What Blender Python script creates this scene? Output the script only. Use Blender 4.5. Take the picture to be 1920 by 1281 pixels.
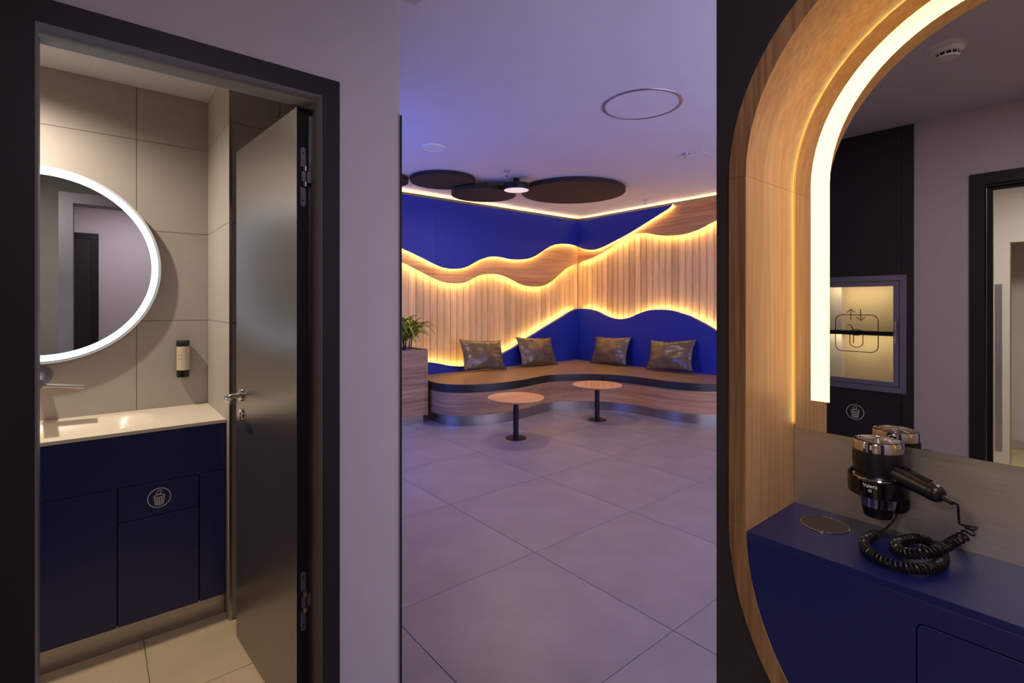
import bpy, bmesh, math, random
from mathutils import Vector, Matrix

for _o in list(bpy.data.objects):
    bpy.data.objects.remove(_o, do_unlink=True)
S = bpy.context.scene
C = S.collection
PI = math.pi

# ------------------------------------------------------------------ camera
cam_d = bpy.data.cameras.new('camera')
cam = bpy.data.objects.new('camera', cam_d)
C.objects.link(cam)
cam.location = (0, 0, 1.42)
cam.rotation_euler = (PI / 2, 0, -math.radians(90 - 50.34))
cam_d.sensor_width = 36
cam_d.lens = 944.4 / 1920 * 36
cam_d.shift_y = (571 - 640.5) / 1920
cam_d.clip_start = .02
S.camera = cam

# ------------------------------------------------------------------ world, lights, exposure
W = bpy.data.worlds.new('world')
S.world = W
W.use_nodes = True
W.node_tree.nodes['Background'].inputs[0].default_value = (.30, .26, .62, 1)
W.node_tree.nodes['Background'].inputs[1].default_value = .25
S.view_settings.view_transform = 'Standard'
S.view_settings.look = 'None'
S.view_settings.gamma = 1
S.view_settings.use_curve_mapping = False
S.view_settings.exposure = .6
S.cycles.max_bounces = 8
S.cycles.diffuse_bounces = 4
S.cycles.glossy_bounces = 4
S.cycles.sample_clamp_indirect = 4


def area(name, loc, target, sx, sy, power, col, shape='RECTANGLE'):
    d = bpy.data.lights.new(name, 'AREA')
    d.shape = shape
    d.size = sx
    if shape in ('RECTANGLE', 'ELLIPSE'):
        d.size_y = sy
    d.energy = power
    d.color = col
    o = bpy.data.objects.new(name, d)
    C.objects.link(o)
    o.location = loc
    o.rotation_euler = (Vector(target) - Vector(loc)).to_track_quat('-Z', 'Y').to_euler()
    return o


def spot(name, loc, target, power, col, ang=120, blend=.6, r=.03):
    d = bpy.data.lights.new(name, 'SPOT')
    d.energy = power
    d.color = col
    d.spot_size = math.radians(ang)
    d.spot_blend = blend
    d.shadow_soft_size = r
    o = bpy.data.objects.new(name, d)
    C.objects.link(o)
    o.location = loc
    o.rotation_euler = (Vector(target) - Vector(loc)).to_track_quat('-Z', 'Y').to_euler()
    return o


# added unseen area lights: lavender fill from the lounge front, blue from its left
area('lounge_fill_light', (4.0, -.75, 1.45), (4.0, 5, 1.3), 4.6, 2.5, 86, (.70, .655, 1.0))
area('lounge_blue_fill', (.95, 4.5, 1.5), (6, 4.6, 1.2), 1.8, 2.2, 38, (.10, .20, 1.0))
# unseen corridor fill, added; then recessed lamps in the washroom and lit side room
area('corridor_fill_light', (.36, -.08, 2.49), (.36, -.08, 0), .35, .35, 7.6, (.92, .80, 1.0), 'DISK')
spot('washroom_light', (-.42, 2.70, 2.49), (-.30, 2.72, 0), 60, (1.0, .87, .72), 152, .8, .03)
area('side_room_light', (-2.3, .1, 2.47), (-2.3, .1, 0), .6, .6, 20, (1.0, .93, .80), 'DISK')


# ------------------------------------------------------------------ materials
def lin(c):
    return tuple(((v / 255) / 12.92 if v / 255 <= .04045 else ((v / 255 + .055) / 1.055) ** 2.4) for v in c[:3]) + (1,)


def base_mat(name):
    m = bpy.data.materials.new(name)
    m.use_nodes = True
    return m, m.node_tree, m.node_tree.nodes['Principled BSDF']


def mat(name, col, rough=.5, metal=0, spec=.5, var=.08, nscale=6, bump=0, bscale=200, coat=0, stretch=None):
    m, nt, b = base_mat(name)
    b.inputs['Roughness'].default_value = rough
    b.inputs['Metallic'].default_value = metal
    b.inputs['Specular IOR Level'].default_value = spec
    b.inputs['Coat Weight'].default_value = coat
    c = lin(col)
    tc = nt.nodes.new('ShaderNodeTexCoord')
    src = tc.outputs['Object']
    if stretch:
        mp = nt.nodes.new('ShaderNodeMapping')
        mp.inputs['Scale'].default_value = stretch
        nt.links.new(src, mp.inputs['Vector'])
        src = mp.outputs[0]
    n = nt.nodes.new('ShaderNodeTexNoise')
    n.inputs['Scale'].default_value = nscale
    n.inputs['Detail'].default_value = 6
    nt.links.new(src, n.inputs['Vector'])
    r = nt.nodes.new('ShaderNodeValToRGB')
    r.color_ramp.elements[0].position = .3
    r.color_ramp.elements[1].position = .7
    r.color_ramp.elements[0].color = tuple(v * (1 - var) for v in c[:3]) + (1,)
    r.color_ramp.elements[1].color = tuple(min(1, v * (1 + var)) for v in c[:3]) + (1,)
    nt.links.new(n.outputs['Fac'], r.inputs[0])
    nt.links.new(r.outputs[0], b.inputs['Base Color'])
    if bump:
        n2 = nt.nodes.new('ShaderNodeTexNoise')
        n2.inputs['Scale'].default_value = bscale
        n2.inputs['Detail'].default_value = 4
        nt.links.new(src, n2.inputs['Vector'])
        bp = nt.nodes.new('ShaderNodeBump')
        bp.inputs['Strength'].default_value = bump
        bp.inputs['Distance'].default_value = .002
        nt.links.new(n2.outputs['Fac'], bp.inputs['Height'])
        nt.links.new(bp.outputs[0], b.inputs['Normal'])
    return m


def wood(name, light, dark, axis, rough=.5, fine=60, rand=0, swirl=1.0):
    """wood grain running along 'axis' (0 x, 1 y, 2 z)"""
    m, nt, b = base_mat(name)
    b.inputs['Roughness'].default_value = rough
    b.inputs['Specular IOR Level'].default_value = .35
    tc = nt.nodes.new('ShaderNodeTexCoord')
    mp = nt.nodes.new('ShaderNodeMapping')
    sc = [fine, fine, fine]
    if axis == 'h':
        sc[0] = sc[1] = fine * .035
    else:
        sc[axis] = fine * .035
    mp.inputs['Scale'].default_value = sc
    nt.links.new(tc.outputs['Object'], mp.inputs['Vector'])
    if rand:
        oi = nt.nodes.new('ShaderNodeObjectInfo')
        cx = nt.nodes.new('ShaderNodeCombineXYZ')
        mu = nt.nodes.new('ShaderNodeMath')
        mu.operation = 'MULTIPLY'
        mu.inputs[1].default_value = 97
        nt.links.new(oi.outputs['Random'], mu.inputs[0])
        for k in range(3):
            nt.links.new(mu.outputs[0], cx.inputs[k])
        nt.links.new(cx.outputs[0], mp.inputs['Location'])
    n = nt.nodes.new('ShaderNodeTexNoise')
    n.inputs['Scale'].default_value = 1
    n.inputs['Detail'].default_value = 5
    n.inputs['Distortion'].default_value = swirl
    nt.links.new(mp.outputs[0], n.inputs['Vector'])
    mp2 = nt.nodes.new('ShaderNodeMapping')
    sc2 = [v * .12 for v in sc]
    if axis != 'h':
        sc2[axis] *= .8
    mp2.inputs['Scale'].default_value = sc2
    nt.links.new(tc.outputs['Object'], mp2.inputs['Vector'])
    n2 = nt.nodes.new('ShaderNodeTexNoise')
    n2.inputs['Scale'].default_value = 1
    n2.inputs['Detail'].default_value = 3
    n2.inputs['Distortion'].default_value = 1.5
    nt.links.new(mp2.outputs[0], n2.inputs['Vector'])
    mx = nt.nodes.new('ShaderNodeMath')
    mx.operation = 'MULTIPLY_ADD'
    mx.inputs[1].default_value = .55
    nt.links.new(n.outputs['Fac'], mx.inputs[0])
    m3 = nt.nodes.new('ShaderNodeMath')
    m3.operation = 'MULTIPLY'
    m3.inputs[1].default_value = .45
    nt.links.new(n2.outputs['Fac'], m3.inputs[0])
    nt.links.new(m3.outputs[0], mx.inputs[2])
    r = nt.nodes.new('ShaderNodeValToRGB')
    r.color_ramp.elements[0].position = .36
    r.color_ramp.elements[1].position = .62
    r.color_ramp.elements[0].color = lin(dark)
    r.color_ramp.elements[1].color = lin(light)
    nt.links.new(mx.outputs[0], r.inputs[0])
    out = r.outputs[0]
    if rand:
        mr = nt.nodes.new('ShaderNodeMapRange')
        mr.inputs['To Min'].default_value = 1 - rand
        mr.inputs['To Max'].default_value = 1 + rand * .6
        nt.links.new(oi.outputs['Random'], mr.inputs['Value'])
        hs = nt.nodes.new('ShaderNodeHueSaturation')
        nt.links.new(mr.outputs[0], hs.inputs['Value'])
        nt.links.new(out, hs.inputs['Color'])
        out = hs.outputs[0]
    nt.links.new(out, b.inputs['Base Color'])
    bp = nt.nodes.new('ShaderNodeBump')
    bp.inputs['Strength'].default_value = .12
    bp.inputs['Distance'].default_value = .001
    nt.links.new(n.outputs['Fac'], bp.inputs['Height'])
    nt.links.new(bp.outputs[0], b.inputs['Normal'])
    return m


def emit(name, col, strength):
    m, nt, b = base_mat(name)
    b.inputs['Base Color'].default_value = (.8, .8, .8, 1)
    b.inputs['Emission Color'].default_value = tuple(col) + (1,)
    b.inputs['Emission Strength'].default_value = strength
    return m


M = dict(
    wall=mat('painted_plaster', (200, 192, 190), .75, var=.02, bump=.03, bscale=300),
    ceiling=mat('ceiling_paint', (205, 200, 205), .8, var=.015),
    floor=mat('stone_tile', (142, 136, 138), .42, var=.10, nscale=3.5, bump=.06, bscale=90),
    joint=mat('tile_joint', (75, 70, 72), .9),
    wc_tile=mat('washroom_wall_tile', (172, 163, 155), .5, var=.06, nscale=3, bump=.03, bscale=120),
    wc_floor=mat('washroom_floor_tile', (206, 184, 146), .45, var=.07, nscale=4),
    wc_joint=mat('washroom_joint', (105, 98, 88), .9),
    dark=mat('dark_steel', (40, 33, 34), .48, spec=.35, var=.03, bump=.05, bscale=900),
    leafmetal=mat('door_metal_paint', (140, 134, 132), .30, metal=.85, spec=.5, var=.03, bump=.05, bscale=900),
    jamb=mat('jamb_satin_paint', (126, 123, 124), .5, metal=0, spec=.5, var=.02),
    door_edge=mat('black_edge', (8, 7, 9), .6, var=.02),
    panel=mat('anthracite_panel', (40, 34, 34), .5, var=.04, bump=.03, bscale=500),
    navy=mat('navy_laminate', (18, 30, 88), .34, spec=.55, var=.04, bump=.02, bscale=600),
    blue=mat('blue_upholstery', (5, 36, 150), .6, var=.04, bump=.05, bscale=400),
    band=wood('oak_band', (218, 168, 112), (168, 116, 70), 0, .5, 34),
    slat=wood('cedar_slat', (236, 203, 148), (206, 162, 104), 2, .5, 60, rand=.24),
    bench_wood=wood('bench_oak', (190, 140, 98), (120, 82, 56), 0, .45, 34),
    planter_wood=wood('planter_oak', (176, 140, 108), (116, 86, 66), 0, .5, 34),
    niche_wood=wood('niche_oak', (230, 192, 134), (204, 158, 100), 2, .42, 70, swirl=.4),
    niche_edge_shaded=wood('niche_oak_shaded', (158, 118, 76), (108, 76, 46), 2, .5, 110, swirl=.3),  # same oak, darkened as shade on the face the niche light misses
    table_wood=wood('table_oak', (232, 186, 132), (204, 150, 98), 0, .4, 30),
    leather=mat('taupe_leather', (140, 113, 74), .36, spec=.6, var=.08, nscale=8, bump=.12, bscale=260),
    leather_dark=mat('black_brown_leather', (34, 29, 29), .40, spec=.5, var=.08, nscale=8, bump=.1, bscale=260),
    pillow=mat('taupe_cushion_leather', (88, 75, 58), .32, spec=.7, var=.08, nscale=9, bump=.10, bscale=320),
    steel=mat('brushed_steel', (170, 165, 160), .30, metal=1, var=.10, nscale=3, stretch=(1, 1, 60)),
    plate=mat('brushed_plate', (216, 206, 196), .44, metal=1, var=.07, nscale=5, stretch=(1, 3, 70)),
    chrome=mat('chrome', (225, 222, 218), .06, metal=1, var=.01),
    frame_steel=mat('satin_steel', (150, 148, 165), .35, metal=.9, var=.03),
    black=mat('black_plastic', (22, 18, 17), .32, spec=.6, var=.02, bump=.04, bscale=900),
    gloss=mat('gloss_black', (8, 7, 8), .08, spec=.6, var=.01),
    black_metal=mat('black_metal', (16, 15, 18), .4, metal=.3, var=.02),
    acoustic=mat('acoustic_felt', (42, 30, 25), .85, var=.06, bump=.1, bscale=500),
    white=mat('white_plastic', (225, 220, 212), .4, var=.01),
    print_white=mat('white_print', (235, 230, 225), .5, var=.01),
    print_black=mat('black_print', (14, 12, 10), .5, var=.01),
    corian=mat('mineral_cast_top', (226, 214, 192), .3, var=.02),
    label=mat('paper_label', (200, 186, 160), .6, var=.03),
    glass_edge=mat('green_glass_edge', (120, 190, 150), .15, spec=.6, var=.02),
    soil=mat('pale_pebbles', (150, 140, 125), .8, var=.3, nscale=60, bump=.6, bscale=120),
    led=emit('warm_led', (1.0, .66, .23), 52),
    cove=emit('cove_led', (1.0, .66, .34), 40),
    niche_led=emit('niche_light', (1.0, .55, .17), 2.4),
    edge_led=emit('mirror_edge_light', (1.0, .80, .42), 2.6),
    ring_led=emit('cold_ring_light', (.55, .80, 1.0), 1.5),
    lamp=mat('lamp_diffuser', (235, 228, 220), .5, var=.01),
)
m_, nt_, b_ = base_mat('mirror')
b_.inputs['Base Color'].default_value = (.86, .88, .86, 1)
b_.inputs['Metallic'].default_value = 1
b_.inputs['Roughness'].default_value = .0
M['mirror'] = m_
m_, nt_, b_ = base_mat('hatch_glass')
b_.inputs['Base Color'].default_value = (.95, .96, .95, 1)
b_.inputs['Roughness'].default_value = .22
b_.inputs['Transmission Weight'].default_value = 1
b_.inputs['IOR'].default_value = 1.05
M['glass'] = m_
# two leaf greens
M['leaf'] = mat('leaf_green', (140, 150, 46), .4, var=.35, nscale=14)
M['stem'] = mat('stem_brown', (46, 38, 24), .6, var=.2, nscale=20)


# ------------------------------------------------------------------ mesh helpers
def link(name, me, m, parent=None):
    o = bpy.data.objects.new(name, me)
    C.objects.link(o)
    if m is not None:
        me.materials.append(M[m] if isinstance(m, str) else m)
    if parent is not None:
        root = parent
        while root.parent:
            root = root.parent
        off = Vector(root.get('_o', (0, 0, 0)))
        me.transform(Matrix.Translation(-off))
        o.parent = parent
    else:
        o['_o'] = (0., 0., 0.)
    return o


def from_bm(name, bm, m, parent=None, smooth=False):
    bmesh.ops.recalc_face_normals(bm, faces=bm.faces)
    me = bpy.data.meshes.new(name)
    bm.to_mesh(me)
    bm.free()
    if smooth:
        me.polygons.foreach_set('use_smooth', [True] * len(me.polygons))
    return link(name, me, m, parent)


def add_box(bm, lo, hi):
    x0, y0, z0 = lo
    x1, y1, z1 = hi
    v = [bm.verts.new(p) for p in ((x0, y0, z0), (x1, y0, z0), (x1, y1, z0), (x0, y1, z0), (x0, y0, z1), (x1, y0, z1), (x1, y1, z1), (x0, y1, z1))]
    for f in ((0, 3, 2, 1), (4, 5, 6, 7), (0, 1, 5, 4), (1, 2, 6, 5), (2, 3, 7, 6), (3, 0, 4, 7)):
        bm.faces.new([v[i] for i in f])


def bev(o, w=.002, seg=2):
    md = o.modifiers.new('bevel', 'BEVEL')
    md.width = w
    md.segments = seg
    md.limit_method = 'ANGLE'
    md.angle_limit = math.radians(40)
    return o


def box(name, lo, hi, m, parent=None, b=0):
    bm = bmesh.new()
    lo2 = [min(a, c) for a, c in zip(lo, hi)]
    hi2 = [max(a, c) for a, c in zip(lo, hi)]
    add_box(bm, lo2, hi2)
    o = from_bm(name, bm, m, parent)
    if b:
        bev(o, b)
    return o


def uvw(plane, u, v, w):
    if plane == 'X':
        return (w, u, v)
    if plane == 'Y':
        return (u, w, v)
    return (u, v, w)


def plate(name, outs, w0, w1, plane, m, parent=None, b=0, smooth=False):
    """flat outline(s) in a plane, extruded between w0 and w1; later outlines are holes"""
    if not isinstance(outs[0][0], (tuple, list)):
        outs = [outs]
    cu = bpy.data.curves.new('tmp', 'CURVE')
    cu.dimensions = '2D'
    cu.fill_mode = 'BOTH'
    cu.extrude = abs(w1 - w0) / 2
    for o_ in outs:
        sp = cu.splines.new('POLY')
        sp.points.add(len(o_) - 1)
        for p, q in zip(sp.points, o_):
            p.co = (q[0], q[1], 0, 1)
        sp.use_cyclic_u = True
    tmp = bpy.data.objects.new('tmp', cu)
    me = bpy.data.meshes.new_from_object(tmp)
    bpy.data.objects.remove(tmp)
    bpy.data.curves.remove(cu)
    wm = (w0 + w1) / 2
    for v in me.vertices:
        v.co = uvw(plane, v.co.x, v.co.y, v.co.z + wm)
    bm = bmesh.new()
    bm.from_mesh(me)
    bmesh.ops.remove_doubles(bm, verts=bm.verts, dist=1e-5)
    bpy.data.meshes.remove(me)
    o = from_bm(name, bm, m, parent, smooth)
    if b:
        bev(o, b)
    return o


def frames(path, closed=False):
    n = len(path)
    T = []
    for i in range(n):
        a = path[(i - 1) % n] if (closed or i > 0) else path[i]
        c = path[(i + 1) % n] if (closed or i < n - 1) else path[i]
        T.append((c - a).normalized())
    up = Vector((0, 0, 1)) if abs(T[0].z) < .9 else Vector((1, 0, 0))
    N = (up - T[0] * up.dot(T[0])).normalized()
    out = []
    for i in range(n):
        N = (N - T[i] * N.dot(T[i]))
        N.normalize()
        out.append((T[i], N, T[i].cross(N)))
    return out


def add_tube(bm, path, r, n=8, caps=True, ph=0):
    path = [Vector(p) for p in path]
    rr = r if isinstance(r, (list, tuple)) else [r] * len(path)
    fr = frames(path)
    rings = []
    for p, (T, N, B), ri in zip(path, fr, rr):
        rings.append([bm.verts.new(p + (N * math.cos(2 * PI * k / n + ph) + B * math.sin(2 * PI * k / n + ph)) * ri) for k in range(n)])
    for a, c in zip(rings, rings[1:]):
        for k in range(n):
            bm.faces.new((a[k], a[(k + 1) % n], c[(k + 1) % n], c[k]))
    if caps:
        bm.faces.new(rings[0][::-1])
        bm.faces.new(rings[-1])


def tube(name, path, r, m, parent=None, n=8, smooth=True, ph=0):
    bm = bmesh.new()
    add_tube(bm, path, r, n, True, ph)
    o = from_bm(name, bm, m, parent, smooth)
    if smooth:
        edge_split(o)
    return o


def edge_split(o, ang=40):
    md = o.modifiers.new('edges', 'EDGE_SPLIT')
    md.split_angle = math.radians(ang)
    return o


def lathe(name, prof, m, parent=None, loc=(0, 0, 0), axis=(0, 0, 1), n=48, smooth=True):
    """prof: (radius, height) along axis"""
    bm = bmesh.new()
    ax = Vector(axis).normalized()
    q = Vector((0, 0, 1)).rotation_difference(ax)
    rings = []
    for r, h in prof:
        if r < 1e-6:
            rings.append([bm.verts.new(Vector(loc) + q @ Vector((0, 0, h)))])
        else:
            rings.append([bm.verts.new(Vector(loc) + q @ Vector((r * math.cos(2 * PI * k / n), r * math.sin(2 * PI * k / n), h))) for k in range(n)])
    for a, c in zip(rings, rings[1:]):
        if len(a) == 1 and len(c) == 1:
            continue
        for k in range(n):
            k2 = (k + 1) % n
            if len(a) == 1:
                bm.faces.new((a[0], c[k], c[k2]))
            elif len(c) == 1:
                bm.faces.new((a[k], a[k2], c[0]))
            else:
                bm.faces.new((a[k], a[k2], c[k2], c[k]))
    o = from_bm(name, bm, m, parent, smooth)
    if smooth:
        edge_split(o, 32)
    return o


def catmull(P, k=6, closed=False):
    P = [tuple(p) for p in P]
    out = []
    n = len(P)
    for i in range(n if closed else n - 1):
        p0 = P[(i - 1) % n] if closed or i > 0 else P[i]
        p1 = P[i]
        p2 = P[(i + 1) % n]
        p3 = P[(i + 2) % n] if closed or i + 2 < n else p2
        for j in range(k):
            t = j / k
            out.append(tuple(.5 * (2 * b + (-a + c) * t + (2 * a - 5 * b + 4 * c - d) * t * t + (-a + 3 * b - 3 * c + d) * t ** 3) for a, b, c, d in zip(p0, p1, p2, p3)))
    if not closed:
        out.append(P[-1])
    return out


def thing(name, label, cat, loc, group=None):
    o = bpy.data.objects.new(name, None)
    o.empty_display_size = .1
    C.objects.link(o)
    o.location = loc
    o['_o'] = tuple(float(v) for v in loc)
    return tag(o, label, cat, group)


def tag(o, label, cat, group=None):
    o['label'] = label
    o['category'] = cat
    if group:
        o['group'] = group
    return o


def struct(o, label=None):
    o['kind'] = 'structure'
    if label:
        o['label'] = label
    return o


def copy_thing(root, loc, rotz=0, label=None):
    r = root.copy()
    C.objects.link(r)
    r.location = loc
    r.rotation_euler = (0, 0, rotz)
    if label:
        r['label'] = label
    for ch in root.children:
        c = ch.copy()
        C.objects.link(c)
        c.parent = r
        for g in ch.children:
            d = g.copy()
            C.objects.link(d)
            d.parent = c
    return r


def circle(cx, cy, r, n=64, a0=0, a1=2 * PI, close=False):
    m_ = n if not close else n - 1
    return [(cx + r * math.cos(a0 + (a1 - a0) * k / m_), cy + r * math.sin(a0 + (a1 - a0) * k / m_)) for k in range(n)]


def rrect(x0, y0, x1, y1, r, k=6):
    P = []
    for cx, cy, a in ((x1 - r, y1 - r, 0), (x0 + r, y1 - r, PI / 2), (x0 + r, y0 + r, PI), (x1 - r, y0 + r, 1.5 * PI)):
        P += [(cx + r * math.cos(a + PI / 2 * j / k), cy + r * math.sin(a + PI / 2 * j / k)) for j in range(k + 1)]
    return P


def strokes(name, lines, wid, w0, w1, plane, m, parent):
    """flat printed lines: each polyline becomes a thin mitred ribbon"""
    bm = bmesh.new()
    for L in lines:
        closed = math.dist(L[0], L[-1]) < 1e-7
        if closed:
            L = L[:-1]
        n = len(L)
        A, B = [], []
        for i in range(n):
            p = Vector(L[i])
            a = Vector(L[i - 1]) if (closed or i > 0) else p
            c = Vector(L[(i + 1) % n]) if (closed or i < n - 1) else p
            d = (c - a).normalized()
            nn = Vector((-d.y, d.x)) * wid / 2
            A.append(p + nn)
            B.append(p - nn)
        rg = range(n) if closed else range(n - 1)
        V = []
        for i in range(n):
            V.append([bm.verts.new(uvw(plane, q.x, q.y, w)) for q, w in ((A[i], w0), (B[i], w0), (B[i], w1), (A[i], w1))])
        for i in rg:
            j = (i + 1) % n
            for k in range(4):
                bm.faces.new((V[i][k], V[i][(k + 1) % 4], V[j][(k + 1) % 4], V[j][k]))
        if not closed:
            bm.faces.new(V[0])
            bm.faces.new(V[-1][::-1])
    return from_bm(name, bm, m, parent)


# ------------------------------------------------------------------ the setting: floors
ZL, ZC = 2.90, 2.505            # lounge ceiling, corridor ceiling
YW = 1.633                      # corridor face of the washroom wall
floor = struct(box('floor', (-4.4, -1.6, -.06), (6.6, 6.1, -.012), 'joint'), 'grey stone tile floor of the lounge and corridor')
P = .895
gx = [1.94 + P * i for i in range(-4, 6)]
gy = [2.135 + P * j for j in range(-4, 6)]
tile_cache = {}


def floor_tile(x0, y0, x1, y1):
    w, d = round(x1 - x0 - .004, 4), round(y1 - y0 - .004, 4)
    if w < .03 or d < .03:
        return
    if (w, d) not in tile_cache:
        bm = bmesh.new()
        add_box(bm, (-w / 2, -d / 2, -.012), (w / 2, d / 2, 0))
        me = bpy.data.meshes.new('tile')
        bmesh.ops.recalc_face_normals(bm, faces=bm.faces)
        bm.to_mesh(me)
        bm.free()
        me.materials.append(M['floor'])
        tile_cache[(w, d)] = me
    o = bpy.data.objects.new('tile', tile_cache[(w, d)])
    C.objects.link(o)
    o.parent = floor
    o.location = ((x0 + x1) / 2, (y0 + y1) / 2, 0)


for i in range(len(gx) - 1):
    for j in range(len(gy) - 1):
        x0, x1, y0, y1 = gx[i], gx[i + 1], gy[j], gy[j + 1]
        x1, y1 = min(x1, 6.40), min(y1, 5.95)
        y0 = max(y0, -.8)
        if y1 <= 1.25:
            floor_tile(max(x0, -.97), y0, x1, y1)
        else:
            floor_tile(max(x0, .85), y0, x1, y1)
            if y0 < YW:
                floor_tile(max(x0, -.97), y0, min(x1, .848), YW)

wfloor = struct(box('floor_washroom', (-.84, 1.76, -.0125), (.80, 3.12, -.008), 'wc_joint'), 'beige tile floor of the washroom')
for xa, xb in ((-.84, -.74), (-.74, .16), (.16, .80)):
    for ya, yb in ((1.745, 2.19), (2.19, 3.10)):
        box('tile', (xa + .0015, ya + .0015, -.008), (xb - .0015, yb - .0015, .0), 'wc_floor', wfloor)

# ceilings
struct(box('ceiling', (.90, -1.0, ZL), (6.6, 6.1, ZL + .08), 'ceiling'), 'white lounge ceiling')
struct(box('ceiling_corridor', (-1.0, -.82, ZC), (.90, YW, ZL + .08), 'ceiling'), 'white corridor ceiling')
struct(box('ceiling_washroom', (-.84, 1.745, 2.50), (.84, 3.12, 2.58), 'ceiling'), 'white washroom ceiling')

# washroom wall with the door opening
struct(plate('wall_left', [(-1.0, 0), (-.107, 0), (-.107, 2.085), (.559, 2.085), (.559, 0), (.836, 0), (.836, 2.95), (-1.0, 2.95)], YW, 1.745, 'Y', 'wall'),
       'white wall with the washroom doorway')
struct(box('trim_1', (.836, YW - .006, 0), (.841, 1.76, 2.092), 'door_edge'), 'slim black edge profile at the end of the white wall')

# washroom shell
wb = struct(box('wall_back', (-.90, 3.122, 0), (.85, 3.24, 2.9), 'wc_joint'), 'tiled back wall of the washroom')
rows = [0, .44, .887, 1.337, 1.791, 2.239, 2.50]
for xa, xb in ((-.84, -.739), (-.739, .161), (.161, .466)):
    for za, zb in zip(rows, rows[1:]):
        box('tile', (xa + .0012, 3.115, za + .0012), (xb - .0012, 3.124, zb - .0012), 'wc_tile', wb)
wp = struct(box('wall_pier', (.472, 2.557, 0), (.85, 3.122, 2.6), 'wc_joint'), 'tiled pier beside the washstand')
for za, zb in zip(rows, rows[1:]):
    box('tile', (.466, 2.551, za + .0012), (.474, 3.114, zb - .0012), 'wc_tile', wp)
    for xa, xb in ((.4755, .679), (.679, .80)):
        box('tile', (xa + .0012, 2.551, za + .0012), (xb - .0012, 2.558, zb - .0012), 'wc_tile', wp)
box('corner_profile', (.4655, 2.5495, 0), (.4765, 2.5515, 2.5), 'steel', wp)
struct(box('wall_washroom_right', (.80, 1.745, 0), (.836, 2.551, 2.6), 'wc_tile'), 'washroom wall behind the open door')
struct(box('wall_washroom_left', (-.90, 1.745, 0), (-.84, 3.122, 2.6), 'wc_tile'), 'washroom left side wall')

# washroom door frame and leaf (door_1)
door = bpy.data.objects.new('door_1', None)
C.objects.link(door)
door.location = (.559, 1.70, 0)
door['_o'] = (.559, 1.70, 0.)
struct(door, 'dark steel washroom door standing open in its frame')
U = lambda xo0, xo1, zo, xi0, xi1, zi: [(xo0, 0), (xi0, 0), (xi0, zi), (xi1, zi), (xi1, 0), (xo1, 0), (xo1, zo), (xo0, zo)]
plate('door_casing', U(-.167, .616, 2.145, -.107, .559, 2.085), 1.621, YW, 'Y', 'dark', door, b=.0015)
plate('door_jamb', U(-.108, .560, 2.086, -.106, .558, 2.084), 1.622, 1.7445, 'Y', 'jamb', door)
plate('inner_casing', U(-.180, .60, 2.155, -.107, .559, 2.085), 1.750, 1.760, 'Y', 'frame_steel', door, b=.001)
box('seal', (.5505, 1.7445, 0), (.5585, 1.7475, 2.08), 'steel', door)
plate('washroom_cladding', U(-.84, .80, 2.50, -.107, .559, 2.085), 1.7452, 1.750, 'Y', mat('grey_cladding', (112, 111, 114), .5, var=.03), bpy.data.objects['wall_left'])
# leaf: hinge corner A, free corner B (thickness to +x)
A, B = Vector((.512, 1.727)), Vector((.466, 2.405))
d = (B - A).normalized()
nrm = Vector((d.y, -d.x))       # towards +x


def leafbox(name, s0, s1, t0, t1, z0, z1, m, parent, b=0):
    bm = bmesh.new()
    vs = []
    for z in (z0, z1):
        for s, t in ((s0, t0), (s1, t0), (s1, t1), (s0, t1)):
            q = A + d * s + nrm * t
            vs.append(bm.verts.new((q.x, q.y, z)))
    for f in ((3, 2, 1, 0), (4, 5, 6, 7), (0, 1, 5, 4), (1, 2, 6, 5), (2, 3, 7, 6), (3, 0, 4, 7)):
        bm.faces.new([vs[i] for i in f])
    o = from_bm(name, bm, m, parent)
    if b:
        bev(o, b)
    return o


leaf = leafbox('door_leaf', 0, (B - A).length, 0, .040, .008, 2.071, 'leafmetal', door, .001)
leafbox('edge_strip', -.0006, .0002, .0005, .0395, .008, 2.071, 'door_edge', leaf)


def leafpt(s, t, z):
    q = A + d * s + nrm * t
    return Vector((q.x, q.y, z))


d3, n3 = Vector((d.x, d.y, 0)), Vector((nrm.x, nrm.y, 0))
for zc in (1.843, .436):
    bm = bmesh.new()
    for s in (-1, 1):
        z0, z1 = (zc + .034, zc + .098) if s > 0 else (zc - .098, zc - .034)
        R = .0085
        if s > 0:
            pts = [(.002, z0), (.019, z0)] + [(.0105 + R * math.cos(a), z1 - R + R * math.sin(a)) for a in [PI * k / 8 for k in range(9)]]
        else:
            pts = [(.019, z1), (.002, z1)] + [(.0105 + R * math.cos(a), z0 + R + R * math.sin(a)) for a in [PI + PI * k / 8 for k in range(9)]]
        fr_ = [bm.verts.new(leafpt(-.002, t + .010, z)) for t, z in pts]
        bk_ = [bm.verts.new(leafpt(-.0004, t + .010, z)) for t, z in pts]
        bm.faces.new(fr_)
        bm.faces.new(bk_[::-1])
        for k in range(len(pts)):
            k2 = (k + 1) % len(pts)
            bm.faces.new((fr_[k], fr_[k2], bk_[k2], bk_[k]))
    h = from_bm('hinge', bm, 'frame_steel', door)
    for s in (-1, 1):
        zs = zc + s * .078
        tube('screw', [leafpt(-.0030, .0205, zs), leafpt(-.0015, .0205, zs)], .0028, 'door_edge', h, 10)
    for z0, z1 in ((zc + .018, zc + .033), (zc - .033, zc - .018)):
        tube('knuckle', [leafpt(-.007, .026, z0), leafpt(-.007, .026, z1)], .008, 'steel', h, 16)
    leafbox('link_arm', -.010, 0, .014, .0275, zc - .017, zc + .017, 'frame_steel', h, .001)
    box('jamb_plate', (.545, 1.722, zc - .02), (.558, 1.7385, zc + .02), 'steel', h, .001)

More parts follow.
